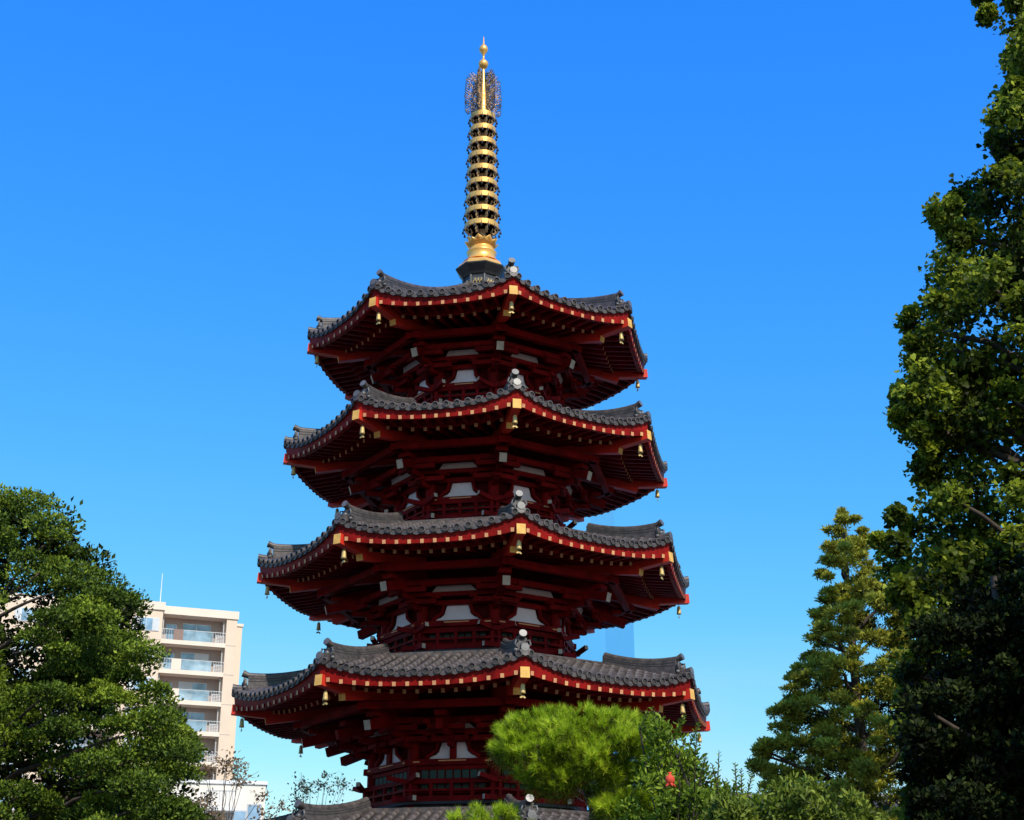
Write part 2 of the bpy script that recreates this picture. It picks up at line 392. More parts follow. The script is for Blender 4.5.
def build_storey(i):
    ze, R, rw = ZE[i], RF[i], RW[i]; zf = ZF[i]; aw = rw*A8
    hw = T8*aw
    b = MB()
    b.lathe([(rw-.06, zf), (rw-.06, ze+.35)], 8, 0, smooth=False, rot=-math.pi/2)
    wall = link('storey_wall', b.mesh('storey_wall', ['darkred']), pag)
    # round pillars at the corners
    b = MB(); b.tube([(0, -(rw-.05), zf), (0, -(rw-.05), ze-.95)], .16, 10, 0)
    pm = b.mesh('pillar', ['red'])
    for k in range(8): link('pillar', pm, wall, rz=k*math.pi/4)
    # tie beams, one ring
    b = MB()
    for k in range(8):
        c, sn = math.cos((k+.5)*math.pi/4), math.sin((k+.5)*math.pi/4)
        def P(a, ss, z): return (ss*c + a*sn, ss*sn - a*c, z)
        for z, h, o in ((ze-1.60, .16, .10), (ze-1.02, .13, .09), (ze-.60, .15, .75), (ze-.85, .11, .40)):
            a = aw + o; q = T8*a + .12
            b.beam(P(a, -q, z), P(a, q, z), .14 if o > .3 else .13, h, 0)
        # outermost eave purlin
        a = (R-1.75)*A8; q = T8*a + .2
        b.beam(P(a, -q, ze-.38), P(a, q, ze-.38), .17, .19, 0)
    link('tie_beam', b.mesh('tie_beams', ['red']), wall)
    # plaster panels: frog-leg shape, small blocks, upper slanting band
    b = MB()
    kw = min(.68, hw*.62); z0, z1 = ze-1.50, ze-1.08
    y = -(aw-.02)
    half = [(kw, z0), (kw*.92, z0+.05), (kw*.72, z0+.09), (kw*.58, z0+.17), (kw*.52, z0+.30), (kw*.46, z1)]
    pts = [(-x, y, z) for x, z in half] + [(x, y, z) for x, z in reversed(half)]
    b.poly(pts, (0, -1, 0), .04, 0)
    for sx in (-1, 1):
        cx = sx*min(kw*1.22, hw-.24)
        b.poly([(cx-.08, y-.09, ze-1.08), (cx+.08, y-.09, ze-1.08), (cx+.13, y-.09, ze-.97), (cx-.13, y-.09, ze-.97)], (0,-1,0), .05, 0)
    zz = ze-.80
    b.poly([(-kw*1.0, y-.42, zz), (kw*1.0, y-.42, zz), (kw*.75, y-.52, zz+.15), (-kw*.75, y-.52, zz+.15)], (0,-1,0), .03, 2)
    b.box(-kw*.55, kw*.55, y-.19, y-.12, ze-1.585, ze-1.555, 1)
    for sx in (-1, 1): b.box(sx*(hw-.12)-.12, sx*(hw-.12)+.12, y-.19, y-.13, ze-1.61, ze-1.575, 1)
    pm = b.mesh('plaster_panel', ['plaster', 'cream', 'plaster_dim'])
    for k in range(8): link('plaster_panel', pm, wall, rz=(k+.5)*math.pi/4)
    # posts and scroll strut in front of the panel
    b = MB()
    if i <= 1: b.box(-.085, .085, y-.14, y-.05, ze-1.52, ze-.60, 0)
    for sx in (-1, 1):
        b.tube([(sx*kw*1.08, y-.10, z0+.02), (sx*kw*.86, y-.11, z0+.12), (sx*kw*.66, y-.11, z0+.2), (sx*kw*.60, y-.11, z1+.02)], .055, 6, 0)
    b.box(-kw*.6, kw*.6, y-.16, y-.04, z1, z1+.07, 0)
    sm_ = b.mesh('strut', ['red'])
    for k in range(8): link('strut', sm_, wall, rz=(k+.5)*math.pi/4)
    # lattice / boards below
    b = MB(); zl = max(zf+.7, ze-2.35)
    for q in range(9):
        x = -hw*.78 + hw*1.56*q/8; b.box(x-.02, x+.02, y-.035, y-.012, zl, ze-1.72, 1)
    b.box(-hw*.8, hw*.8, y-.03, y, zl, ze-1.74, 0)
    for z in (zl, ze-1.74): b.box(-hw*.85, hw*.85, y-.08, y, z-.05, z+.05, 2)
    lm = b.mesh('lattice_window', ['lattice', 'darkred', 'red'])
    for k in range(8): link('lattice_window', lm, wall, rz=(k+.5)*math.pi/4)
    # corner bracket sets
    b = MB(); tip = R-1.85
    def corner(b, rr, tipr, sc, white):
        b.box(-.15*sc, .15*sc, -(rr+.15), -(rr-.15), ze-.98, ze-.82, 0)
        steps = ((.48, ze-1.16, .15), (.95, ze-.92, .16))
        for d, z, h in steps:
            b.beam((0, -(rr-.3), z), (0, -(rr+d), z), .16*sc, h, 0)
            b.beam((0, -(rr+d-.02), z-.02), (0, -(rr+d+.05), z+.0), .15*sc, h*.8, 1 if white else 0)
            b.box(-.13*sc, .13*sc, -(rr+d+.08), -(rr+d-.16), z+.085, z+.20, 0)
            for sx in (-1, 1):
                t = Vector((sx*.62*sc, -(rr+d-.06) + .62*sc*(.41 if white else 0), z+.13))
                b.beam((0, -(rr+d-.06), z+.13), t, .12, .13, 0)
                b.box(t.x-.1, t.x+.1, t.y-.1, t.y+.1, z+.2, z+.31, 0)
        b.beam((0, -(rr-.2), ze-.36), (0, -tipr, ze-.85), .21*sc, .25, 0, 2 if white else 0)
        b.beam((0, -(rr-.2), ze-.14), (0, -(tipr-.35), ze-.55), .2*sc, .22, 0, 0)
        b.box(-.17, .17, -(tipr-.15), -(tipr-.45), ze-.60, ze-.46, 0)
    corner(b, rw, tip, 1.0, True)
    bm_ = b.mesh('bracket_set', ['red', 'darkred', 'endpale'])
    for k in range(8): link('bracket_set', bm_, wall, rz=k*math.pi/4)
    b = MB(); corner(b, aw, tip*A8-.1, .8, False)
    bm_ = b.mesh('bracket_set', ['red', 'darkred', 'endpale'])
    if i <= 1:
        for k in range(8): link('bracket_set', bm_, wall, rz=(k+.5)*math.pi/4)
    return wall
walls = [build_storey(i) for i in range(5)]

def build_balcony(i):
    # i: storey index 1..4
    zb = ZT[i-1]; rr = RW[i] + .20; a = rr*A8
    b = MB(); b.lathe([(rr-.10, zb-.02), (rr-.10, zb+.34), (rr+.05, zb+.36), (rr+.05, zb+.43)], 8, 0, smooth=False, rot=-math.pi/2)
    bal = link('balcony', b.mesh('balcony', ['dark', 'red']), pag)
    b = MB(); hw = T8*a
    for z, h, ov in ((zb+.50, .13, .40), (zb+.72, .06, .05), (zb+.95, .12, .55)):
        e = hw + ov; n = 8
        pts = []
        for q in range(n+1):
            s = -e + 2*e*q/n; up = .10*max(0, (abs(s)-hw)/.5)**1.5 if z > zb+.8 else 0
            pts.append((s, -a, z+up))
        for q in range(n):
            b.beam(pts[q], pts[q+1], .11, h, 0, 1 if q == n-1 and ov > .1 else 0, 1 if q == 0 and ov > .1 else 0)
    for q in range(5):
        s = -hw*.92 + hw*1.84*q/4
        b.box(s-.045, s+.045, -(a+.04), -(a-.04), zb+.43, zb+.92, 0)
    m1 = b.mesh('railing', ['red', 'endpale'])
    for k in range(8): link('railing', m1, bal, rz=(k+.5)*math.pi/4)
for i in range(1, 5): build_balcony(i)

# base, steps, doors of the first storey
b = MB(); b.lathe([(5.6, 0), (5.6, .14), (5.3, .16), (5.3, .82), (5.45, .84), (5.45, .92)], 8, 0, smooth=False, rot=-math.pi/2)
link('stone_base', b.mesh('stone_base', ['stone']), pag)
b = MB(); y = -(RW[0]*A8-.02)
b.box(-.95, .95, y-.16, y, .95, 3.15, 1)
for sx in (-1, 1):
    b.box(sx*.46-.42, sx*.46+.42, y-.21, y-.162, 1.0, 3.1, 0)
    b.box(sx*.1-.03, sx*.1+.03, y-.25, y-.212, 1.9, 2.1, 2)
dm = b.mesh('door', ['red', 'darkred', 'gold'])
for k in range(0, 8, 2): link('door', dm, pag, rz=(k+.5)*math.pi/4)

# ------------------------------------------------------------------ spire
sp = empty('spire', (0, 0, 0)); sp.parent = pag
b = MB()
b.lathe([(.55, 22.00), (.56, 22.66), (.60, 22.68), (.64, 22.74), (.82, 22.95), (.83, 22.99)], 8, 0, smooth=False, rot=-math.pi/2)
for k in range(8):
    t = (k+.5)*math.pi/4; c, s = math.cos(t), math.sin(t)
    o = .56*A8
    P = lambda a, x, z: (x*c + a*s, x*s - a*c, z)
    for xx, zz, ww, hh in ((0, 22.42, .17, .13),):
        b.add([P(o+.01, xx-ww, zz-hh), P(o+.01, xx+ww, zz-hh), P(o+.01, xx+ww, zz+hh), P(o+.01, xx-ww, zz+hh)], [(0,1,2,3)], 1)
    for q in range(3):
        cx = -.1 + .1*q; b.tube([P(o+.02, cx-.04, 22.34), P(o+.03, cx, 22.44), P(o+.03, cx+.04, 22.38), P(o+.02, cx+.02, 22.5)], .014, 5, 2)
    b.tube([P(.56/1*1.0*A8/A8, 0, 0) if False else (.57*math.sin(k*math.pi/4), -.57*math.cos(k*math.pi/4), 22.2), (.57*math.sin(k*math.pi/4), -.57*math.cos(k*math.pi/4), 22.65)], .04, 6, 1)
link('dew_basin', b.mesh('dew_basin', ['bronze', 'tilelight', 'bellgold']), sp)
b = MB(); b.lathe([(.75, 22.994), (.75, 23.06), (.70, 23.15), (.60, 23.22), (.56, 23.28)], 8, 0, smooth=False, rot=-math.pi/2)
link('basin_lip', b.mesh('basin_lip', ['gold']), sp)
b = MB(); b.lathe([(.60, 23.24), (.49, 23.30), (.45, 23.42), (.44, 23.52), (.47, 23.58), (.48, 23.62), (.44, 23.66), (.40, 23.72), (.38, 23.80)], 28, 0)
link('inverted_bowl', b.mesh('inverted_bowl', ['gold']), sp)
b = MB()
for ring_, (n, rr, z0_, z1_, o) in enumerate(((8, .36, 23.76, 23.98, 0), (8, .32, 23.80, 24.08, .5))):
    for k in range(n):
        t = 2*math.pi*(k+o)/n; c, s = math.cos(t), math.sin(t)
        rows = []
        for q in range(6):
            v = q/5; wdt = .17*math.sin(math.pi*min(1, .18+.82*v)*.98 if v < 1 else math.pi*.98)+.006
            rad = rr + .20*v**1.3 + .03*math.sin(v*3); z = z0_ + (z1_-z0_)*v
            rows.append([(c*rad - s*x*wdt - c*.05*x*x, s*rad + c*x*wdt - s*.05*x*x, z) for x in (-1, -.5, 0, .5, 1)])
        b.grid(rows, 0, True)
link('lotus_petals', b.mesh('lotus_petals', ['gold']), sp)
b = MB(); b.tube([(0,0,23.7), (0,0,28.8)], [.13, .09], 12, 0)
link('shaft', b.mesh('shaft', ['golddark']), sp)
for k in range(9):
    z = 24.52 + .5055*k; rr = .545 - .0175*k
    b = MB(); n = 40; h = .082
    b.lathe([(rr-.05, -h), (rr, -h), (rr+.004, h), (rr-.05, h), (rr-.05, -h)], n, 0, (0, 0, z), smooth=False)
    b.lathe([(.14, -.07), (.17, 0), (.14, .07)], 12, 0, (0, 0, z))
    for q in range(8):
        t = q*math.pi/4 + .2; c, s = math.cos(t), math.sin(t)
        b.beam((c*.12, s*.12, z), (c*(rr-.03), s*(rr-.03), z), .035, .07, 1)
        # scroll brackets and little hanging bells round the rim
        b.tube([(c*(rr-.02), s*(rr-.02), z-.08), (c*(rr-.1), s*(rr-.1), z-.17), (c*(rr-.04), s*(rr-.04), z-.26), (c*(rr-.16), s*(rr-.16), z-.30)], .024, 5, 1)
        b.tube([(c*(rr-.16), s*(rr-.16), z-.1), (c*(rr-.22), s*(rr-.22), z-.24), (c*(rr-.1), s*(rr-.1), z-.34)], .03, 5, 1)
        for dt in (0, math.pi/8):
            c2, s2 = math.cos(t+dt), math.sin(t+dt)
            b.tube([(c2*(rr+.04), s2*(rr+.04), z-.02), (c2*(rr+.055), s2*(rr+.055), z-.13)], .008, 4, 2)
            b.lathe([(.012, .05), (.028, .02), (.036, -.05), (.0, -.05)], 6, 2, (c2*(rr+.055), s2*(rr+.055), z-.17))
    link('ring', b.mesh('ring', ['gold', 'golddark', 'bronze']), sp)
b = MB(); b.lathe([(.17, 28.70), (.2, 28.78), (.16, 28.84), (.155, 28.95), (.16, 29.0), (.15, 29.05), (.15, 29.4), (.155, 29.43), (.12, 29.5), (.09, 29.9), (.045, 30.4), (.04, 30.5)], 14, 0)
link('flame_core', b.mesh('flame_core', ['gold']), sp)
# openwork flame vanes
def vane():
    b = MB(); rv = random.Random(3)
    def halfw(z):
        t = (z-28.72)/(30.34-28.72); return .58 + .05*math.sin(t*math.pi) - .08*t - .30*max(0, (t-.7)/.3)**2.2
    def curl(x, z, r0, a0, turns, rad):
        p = []
        for q in range(9):
            v = q/8; rr = r0*(1-.8*v); a = a0 + turns*2*math.pi*v
            p.append((x + rr*math.cos(a), rv.uniform(-.012, .012), z + rr*math.sin(a)))
        b.tube(p, [rad*(1-.5*q/8) for q in range(9)], 4, 0 if rv.random() < .6 else 1)
    z = 28.72; 
    while z < 30.25:
        x = .13
        while x < halfw(z) - .03:
            curl(x + rv.uniform(-.02, .02), z + rv.uniform(-.03, .03), rv.uniform(.05, .08), rv.uniform(0, 6), rv.choice((-1.1, 1.1)), .0125)
            x += .072
        # flame tongues on the rim
        hwz = halfw(z)
        b.tube([(hwz-.12, 0, z-.05), (hwz-.02, 0, z+.0), (hwz+.02, 0, z+.07), (hwz+.0, 0, z+.13)], [.016, .015, .011, .003], 4, 1)
        z += .092
    for s0 in (28.75, 29.1, 29.45, 29.8):
        b.tube([(.1, 0, s0), (.25, 0, s0+.12), (.38, 0, s0+.33), (.46, 0, s0+.42)], .014, 4, 0)
    for q in range(6):
        x = .1 + .07*q; zt_ = 30.25 - .02*q*q
        b.tube([(x, 0, zt_-.12), (x+.01, 0, zt_), (x-.01, 0, zt_+.1)], [.014, .012, .002], 4, 1)
    return b.mesh('flame_vane', ['golddark', 'bronze'])
vm = vane()
for k in range(6): link('flame_vane', vm, sp, rz=k*math.pi/3 - PHI + .2)
b = MB(); b.lathe([(.02, -.30), (.05, -.17), (.12, -.14), (.165, -.03), (.16, .05), (.10, .13), (.04, .16), (.03, .3)], 18, 0, (0, 0, 30.65))
link('orb', b.mesh('orb', ['gold']), sp)
b = MB(); b.lathe([(.03, -.28), (.06, -.16), (.135, -.07), (.15, .0), (.13, .09), (.06, .17), (.025, .24), (.012, .5), (0, .52)], 18, 0, (0, 0, 31.22))
link('orb', b.mesh('orb', ['gold']), sp)

# ------------------------------------------------------------------ wind bells: each hangs free from a hip beam
b = MB()
b.tube([(0,0,0), (0,0,-.10)], .010, 5, 1)
b.lathe([(.012, -.08), (.04, -.10), (.06, -.13), (.068, -.22), (.075, -.31), (.088, -.36), (.07, -.36), (.0, -.33)], 12, 0)
b.tube([(0,0,-.33), (0,0,-.41)], .008, 4, 1)
b.poly([(-.10, -.008, -.47), (-.04, -.008, -.415), (.04, -.008, -.415), (.10, -.008, -.47), (.05, -.008, -.49), (0, -.008, -.455), (-.05, -.008, -.49)], (0, 1, 0), .016, 0)
b.v = [(x*.85, y*.85, z*.9) for x, y, z in b.v]
bellm = b.mesh('wind_bell', ['bellgold', 'bronze'])
CN = {-3: 'rear left', -2: 'far left', -1: 'front left', 0: 'front', 1: 'front right', 2: 'far right'}
TN = {1: 'lowest whole', 2: 'second whole', 3: 'third whole', 4: 'topmost'}
for i in range(1, 5):
    for k in (-3, -2, -1, 0, 1, 2):
        if k == -3 and i == 4: continue
        t = PHI + k*math.pi/4; rr = RF[i] - .17
        o = link('wind_bell', bellm, None, (AX + rr*math.sin(t), AY - rr*math.cos(t), ZE[i] - .145), t + random.uniform(-.4, .4))
        tone = 'dark' if k in (-3, -2, 2) else 'pale gilt'
        tag(o, '%s wind bell under the %s corner of the %s pagoda roof' % (tone, CN[k], TN[i]), 'bell', 'wind bells under the pagoda roof corners')

# ------------------------------------------------------------------ apartment block
MA = {
 'wall': mat('peach_rendered_wall', (0.72, 0.56, 0.425), 0.85, 0, 0.06, 0.6, bump=0.1, fine=8),
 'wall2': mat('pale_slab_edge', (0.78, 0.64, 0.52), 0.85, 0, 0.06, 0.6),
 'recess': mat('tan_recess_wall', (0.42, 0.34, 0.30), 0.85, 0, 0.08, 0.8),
 'rail': mat('grey_metal_rail', (0.5, 0.49, 0.48), 0.5, 0.2, 0.1, 2),
 'frame': mat('window_frame_alloy', (0.55, 0.56, 0.58), 0.45, 0.3, 0.1, 2),
 'brown': mat('brown_partition', (0.26, 0.17, 0.14), 0.8, 0, 0.1, 2),
 'white': mat('white_paint', (0.75, 0.74, 0.72), 0.6, 0, 0.06, 2),
 'pale': mat('sunlit_cream_render', (0.78, 0.72, 0.62), 0.85, 0, 0.05, 0.6)}
def glassmat(name, tint, alpha):
    m = bpy.data.materials.new(name); m.use_nodes = True; t = m.node_tree
    b = t.nodes['Principled BSDF']; b.inputs['Base Color'].default_value = (*tint, 1); b.inputs['Roughness'].default_value = .08
    b.inputs['Specular IOR Level'].default_value = .8; b.inputs['Alpha'].default_value = alpha
    tc = t.nodes.new('ShaderNodeTexCoord'); n = t.nodes.new('ShaderNodeTexNoise'); n.inputs['Scale'].default_value = .9
    t.links.new(tc.outputs['Object'], n.inputs['Vector']); r = t.nodes.new('ShaderNodeValToRGB')
    r.color_ramp.elements[0].position = .35; r.color_ramp.elements[1].position = .65
    r.color_ramp.elements[0].color = (*[c*.5 for c in tint], 1); r.color_ramp.elements[1].color = (*tint, 1)
    t.links.new(n.outputs['Fac'], r.inputs[0]); t.links.new(r.outputs[0], b.inputs['Base Color'])
    return m
MA['glass'] = glassmat('window_glass', (0.30, 0.48, 0.66), 1.0)
MA['pane'] = glassmat('balcony_glass', (0.42, 0.60, 0.70), 0.55)
MA['curtain'] = mat('pale_curtain', (0.6, 0.62, 0.64), 0.9, 0, 0.1, 1)

Bc = Vector((-27.6, 152.78, 0)); ud = Vector((-.9357, -.3527, 0)).normalized()   # along the front, to the left
ab = empty('apartment_building', Bc, math.atan2(ud.y, ud.x) )
tag(ab, 'peach coloured apartment block with stacked balconies rising behind the left tree', 'building')
# local frame: +x to the left along the front, -? the front normal
nrm_local_y = 1.0   # rotated frame: x=ud ; y = ud rotated +90deg -> points towards the camera or away, see sign below
ydir = Vector((-ud.y, ud.x, 0)); SY = 1.0 if ydir.dot(Vector((0,-1,0))) > 0 else -1.0   # SY*y faces the camera
ZR = 37.25; FH = 2.93; W_ = 34.0; DEP = 12.0
def bx(b, x0, x1, o0, o1, z0, z1, m=0):   # o: outward towards the camera
    y0, y1 = sorted((SY*o0, SY*o1)); b.box(x0, x1, y0, y1, z0, z1, m)
b = MB()
bx(b, 0, W_, -DEP, -1.6, 0, ZR-.5, 0)                  # body
bx(b, 0, 1.05, -1.6+.003, 0, 0, ZR-.45, 0)                  # right end pier
bx(b, 7.45, 11.2, -1.6+.003, .35, 0, ZR-.2, 0)              # projecting bay
bx(b, 17.6, W_, -1.6+.003, .2, 0, ZR-.3, 0)
bx(b, -.75, -.003, -DEP+.5, -1.1, 0, ZR-.9, 0)             # set back strip at the right end
bx(b, -.85, -.003, -1.0, -DEP+.5, ZR-.88, ZR-.6, 1)
wallo = link('wall', b.mesh('apartment_wall', [MA['wall'], MA['wall2']]), ab)
b = MB(); bx(b, -.12, W_, -DEP, .12, ZR-.45+.003, ZR+.35, 0); bx(b, 7.3, 11.3, .125, .5, ZR-.19, ZR+.6, 0)
link('roof_parapet', b.mesh('roof_parapet', [MA['wall2']]), ab)
b = MB(); b.tube([(7.4, SY*-3, ZR), (7.4, SY*-3, ZR+4.4)], [.06, .03], 6, 0)
link('antenna_mast', b.mesh('antenna_mast', [MA['white']]), ab)
b = MB(); b.tube([(10.8, SY*-3, ZR), (10.8, SY*-3, ZR+1.2)], .04, 6, 0); b.tube([(10.4, SY*-3, ZR+1.1), (11.2, SY*-3, ZR+1.1)], .03, 5, 0)
link('television_aerial', b.mesh('television_aerial', [MA['white']]), ab)
b = MB()
for x in (1.25, 7.25, 11.4): b.tube([(x, SY*-.45, 2), (x, SY*-.45, ZR-.6)], .07, 6, 0)
link('drainpipe', b.mesh('drainpipe', [MA['rail']]), ab)
b = MB()
for fl in range(12):
    z = ZR - .45 - FH*(fl+1)
    bx(b, -.002, 1.05, .003, .008, z+.2, z+.26, 0); bx(b, 7.452, 11.198, .353, .358, z+.2, z+.26, 0)
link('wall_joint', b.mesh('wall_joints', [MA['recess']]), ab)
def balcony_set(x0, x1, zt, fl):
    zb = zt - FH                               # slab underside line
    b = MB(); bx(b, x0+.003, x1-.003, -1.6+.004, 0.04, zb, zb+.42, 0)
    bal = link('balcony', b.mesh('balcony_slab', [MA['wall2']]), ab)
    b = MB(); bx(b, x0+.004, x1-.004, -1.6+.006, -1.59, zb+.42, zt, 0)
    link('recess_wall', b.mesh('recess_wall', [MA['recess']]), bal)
    # sliding window
    b = MB(); c = x0 + (x1-x0)*.42; ww = 1.4
    bx(b, c-ww, c+ww, -1.585, -1.55, zb+.5, zb+2.5, 0)
    win = link('window', b.mesh('window', [MA['frame']]), bal)
    b = MB()
    for q in range(2): bx(b, c-ww+.06+q*ww, c-ww+ww-.02+q*ww, -1.548, -1.53, zb+.55, zb+2.42, (q + fl) % 2 if fl % 3 else 0)
    link('pane', b.mesh('pane', [MA['glass'], MA['curtain']]), bal)
    b = MB(); c2 = x0 + (x1-x0)*.82
    bx(b, c2-.55, c2+.55, -1.585, -1.55, zb+.5, zb+2.3, 0); bx(b, c2-.48, c2+.48, -1.548, -1.53, zb+.56, zb+2.24, 1)
    link('window', b.mesh('window', [MA['frame'], MA['glass']]), bal)
    # railing: glass in the middle, bars, louvre panel at the right
    b = MB()
    bx(b, x0+.01, x1-.01, -.05, .0, zb+1.43, zb+1.49, 0)
    n = 26
    for q in range(n+1):
        x = x0+.06 + (x1-x0-.12)*q/n; bx(b, x-.016, x+.016, -.04, -.015, zb+.42, zb+1.43, 0)
    link('railing', b.mesh('railing', [MA['rail']]), bal)
    b = MB(); bx(b, x0+(x1-x0)*.20, x0+(x1-x0)*.66, -.012, -.004, zb+.44, zb+1.42, 0)
    link('glass_panel', b.mesh('glass_panel', [MA['pane']]), bal)
    b = MB(); xq = x0+(x1-x0)*.66; bx(b, xq, xq+.95, -.09, .01, zb+.44, zb+1.5, 0)
    link('privacy_panel', b.mesh('privacy_panel', [MA['brown'] if fl == 0 or fl == 3 else MA['wall2']]), bal)
    b = MB(); bx(b, x0+.12, x0+.95, -.62, -.22, zb+.43, zb+1.28, 0)
    for q in range(5): bx(b, x0+.16, x0+.91, -.215, -.20, zb+.52+.14*q, zb+.58+.14*q, 1)
    link('air_conditioner', b.mesh('air_conditioner', [MA['white'], MA['brown']]), bal)
def bay_window(x0, x1, o, zt):
    b = MB(); zb = zt - FH
    bx(b, x0, x1, o+.003, o+.06, zb+1.05, zb+2.35, 0)
    wn = link('window', b.mesh('window', [MA['frame']]), ab)
    b = MB(); n = 4
    for q in range(n):
        a0 = x0 + .05 + (x1-x0-.05)*q/n; bx(b, a0, a0+(x1-x0)/n-.06, o+.062, o+.075, zb+1.12, zb+2.28, 0 if q % 3 else 1)
    link('pane', b.mesh('pane', [MA['glass'], MA['curtain']]), wn)
for fl in range(12):
    zt = ZR - .45 - FH*fl
    balcony_set(1.05, 7.45, zt, fl)
    bay_window(7.75, 10.3, .35, zt)
    balcony_set(11.2, 17.6, zt, fl+1)
    if fl < 11:
        for x in (19.0, 24.0, 29.0): bay_window(x, x+2.4, .2, zt)

# low cream house at the foot of the block
lh = empty('cream_house', at(246, 800, 100)*1.0); lh.location.z = 0; lh.rotation_euler = (0, 0, R_(10.5))
tag(lh, 'low sunlit cream house with a flat roof left of the pagoda', 'building')
zt = at(246, 784.5, 100).z; hwid = 17.5/ppm(100)
b = MB(); b.box(-hwid-3.6, hwid, 0, 8, 0, zt, 0)
link('wall', b.mesh('house_wall', [MA['pale']]), lh)
b = MB(); b.box(-hwid-3.7, hwid+.1, -.1, 8.1, zt+.003, zt+.22, 0)
link('roof', b.mesh('house_roof', [MA['white']]), lh)
for x, z in ((hwid-.65, zt-1.9), (-hwid*.3, zt-2.3), (hwid-.65, zt-4.8), (-hwid*.3, zt-4.8)):
    b = MB(); b.box(x-.45, x+.45, -.05, -.003, z-.7, z+.7, 0); b.box(x-.38, x+.38, -.07, -.052, z-.62, z+.62, 1)
    link('window', b.mesh('window', [MA['frame'], MA['glass']]), lh)
b = MB(); zb = at(214, 806, 98).z; x0 = (at(200, 806, 98) - lh.location).x; x1 = (at(229, 806, 98) - lh.location).x
b.box(x0, x1, -1.6, -.003, zb-.25, zb, 0)
for q in range(9): b.box(x0 + (x1-x0)*q/9, x0 + (x1-x0)*q/9 + .05, -1.6, -1.55, zb+.003, zb+.9, 1)
b.box(x0, x1, -1.62, -1.54, zb+.9, zb+.98, 1)
link('balcony', b.mesh('balcony', [MA['white'], MA['rail']]), lh)

# ------------------------------------------------------------------ foliage tools
def np_mesh(name, V, tris, shade, mats):
    me = bpy.data.meshes.new(name)
    V = np.ascontiguousarray(V, dtype=np.float32); tris = np.ascontiguousarray(tris, dtype=np.int32)
    me.vertices.add(len(V)); me.vertices.foreach_set('co', V.ravel())
    me.loops.add(tris.size); me.loops.foreach_set('vertex_index', tris.ravel())
    me.polygons.add(len(tris)); me.polygons.foreach_set('loop_start', np.arange(0, tris.size, 3, dtype=np.int32))
    me.polygons.foreach_set('loop_total', np.full(len(tris), 3, dtype=np.int32))
    at_ = me.attributes.new('shade', 'FLOAT', 'POINT'); at_.data.foreach_set('value', np.clip(shade, 0, 1).astype(np.float32))
    for m in mats: me.materials.append(m)
    me.update(calc_edges=True); return me
TEMPL = {
 'broad': (np.array([(0,0,0),(.30,.45,.09),(0,1,-.04),(-.30,.45,.09)]), np.array([(0,1,2),(0,2,3)])),
 'oblong': (np.array([(0,0,0),(.19,.35,.05),(.15,.72,.04),(0,1,-.05),(-.15,.72,.04),(-.19,.35,.05)]), np.array([(0,1,2),(0,2,3),(0,3,4),(0,4,5)])),
 'fan': (np.array([(0,0,0),(.52,.62,.06),(.30,.95,.0),(.0,.86,-.05),(-.30,.95,.0),(-.52,.62,.06)]), np.array([(0,1,2),(0,2,3),(0,3,4),(0,4,5)])),
 'spray': (np.array([(0,0,0),(.17,.40,.03),(.05,1,-.03),(-.15,.5,.03)]), np.array([(0,1,2),(0,2,3)])),
 'needle': (np.array([(-.028,0,0),(.028,0,0),(0,1,0)]), np.array([(0,1,2)])),
}
def unit(v): return v/np.maximum(np.linalg.norm(v, axis=-1, keepdims=True), 1e-9)
def leaves(C, D, size, shade, kind, up=None):
    """leaf polygons at C pointing along D"""
    T, tri = TEMPL[kind]; n = len(C)
    ref = unit(rng.normal(size=(n,3)) * .8 + (np.array([0,0,1.0]) if up is None else up))
    sd = unit(np.cross(D, ref)); nn = np.cross(sd, D)
    V = C[:,None,:] + size[:,None,None]*(T[None,:,0:1]*sd[:,None,:] + T[None,:,1:2]*D[:,None,:] + T[None,:,2:3]*nn[:,None,:])
    F = tri[None] + (np.arange(n)*len(T))[:,None,None]
    return V.reshape(-1,3), F.reshape(-1,3), np.repeat(shade, len(T))
def merge(parts):
    Vs, Fs, Ss = [], [], []; o = 0
    for V, F, S in parts: Vs.append(V); Fs.append(F+o); Ss.append(S); o += len(V)
    return np.concatenate(Vs), np.concatenate(Fs), np.concatenate(Ss)
def inside(poly, x, y):
    c = False; n = len(poly); j = n-1
    for i in range(n):
        if (poly[i][1] > y) != (poly[j][1] > y) and x < (poly[j][0]-poly[i][0])*(y-poly[i][1])/(poly[j][1]-poly[i][1]) + poly[i][0]: c = not c
        j = i
    return c
def edged(poly, x, y):
    best = 1e9; n = len(poly)
    for i in range(n):
        x1, y1 = poly[i]; x2, y2 = poly[(i+1) % n]; dx, dy = x2-x1, y2-y1
        t = max(0, min(1, ((x-x1)*dx+(y-y1)*dy)/max(dx*dx+dy*dy, 1e-9)))
        best = min(best, math.hypot(x-x1-t*dx, y-y1-t*dy))
    return best
def limb(b, p0, p1, r0, r1, wob=.12, n=6, m=0):
    p0 = Vector(p0); p1 = Vector(p1); L = (p1-p0).length
    path = [p0]; rad = [r0]
    for q in range(1, n+1):
        t = q/n; p = p0.lerp(p1, t); k = math.sin(t*math.pi)*L*wob
        path.append(p + Vector((random.uniform(-1,1)*k*.5, random.uniform(-1,1)*k*.5, -k*.35 if False else k*.3))); rad.append(r0 + (r1-r0)*t)
    b.tube(path, rad, 7, m)

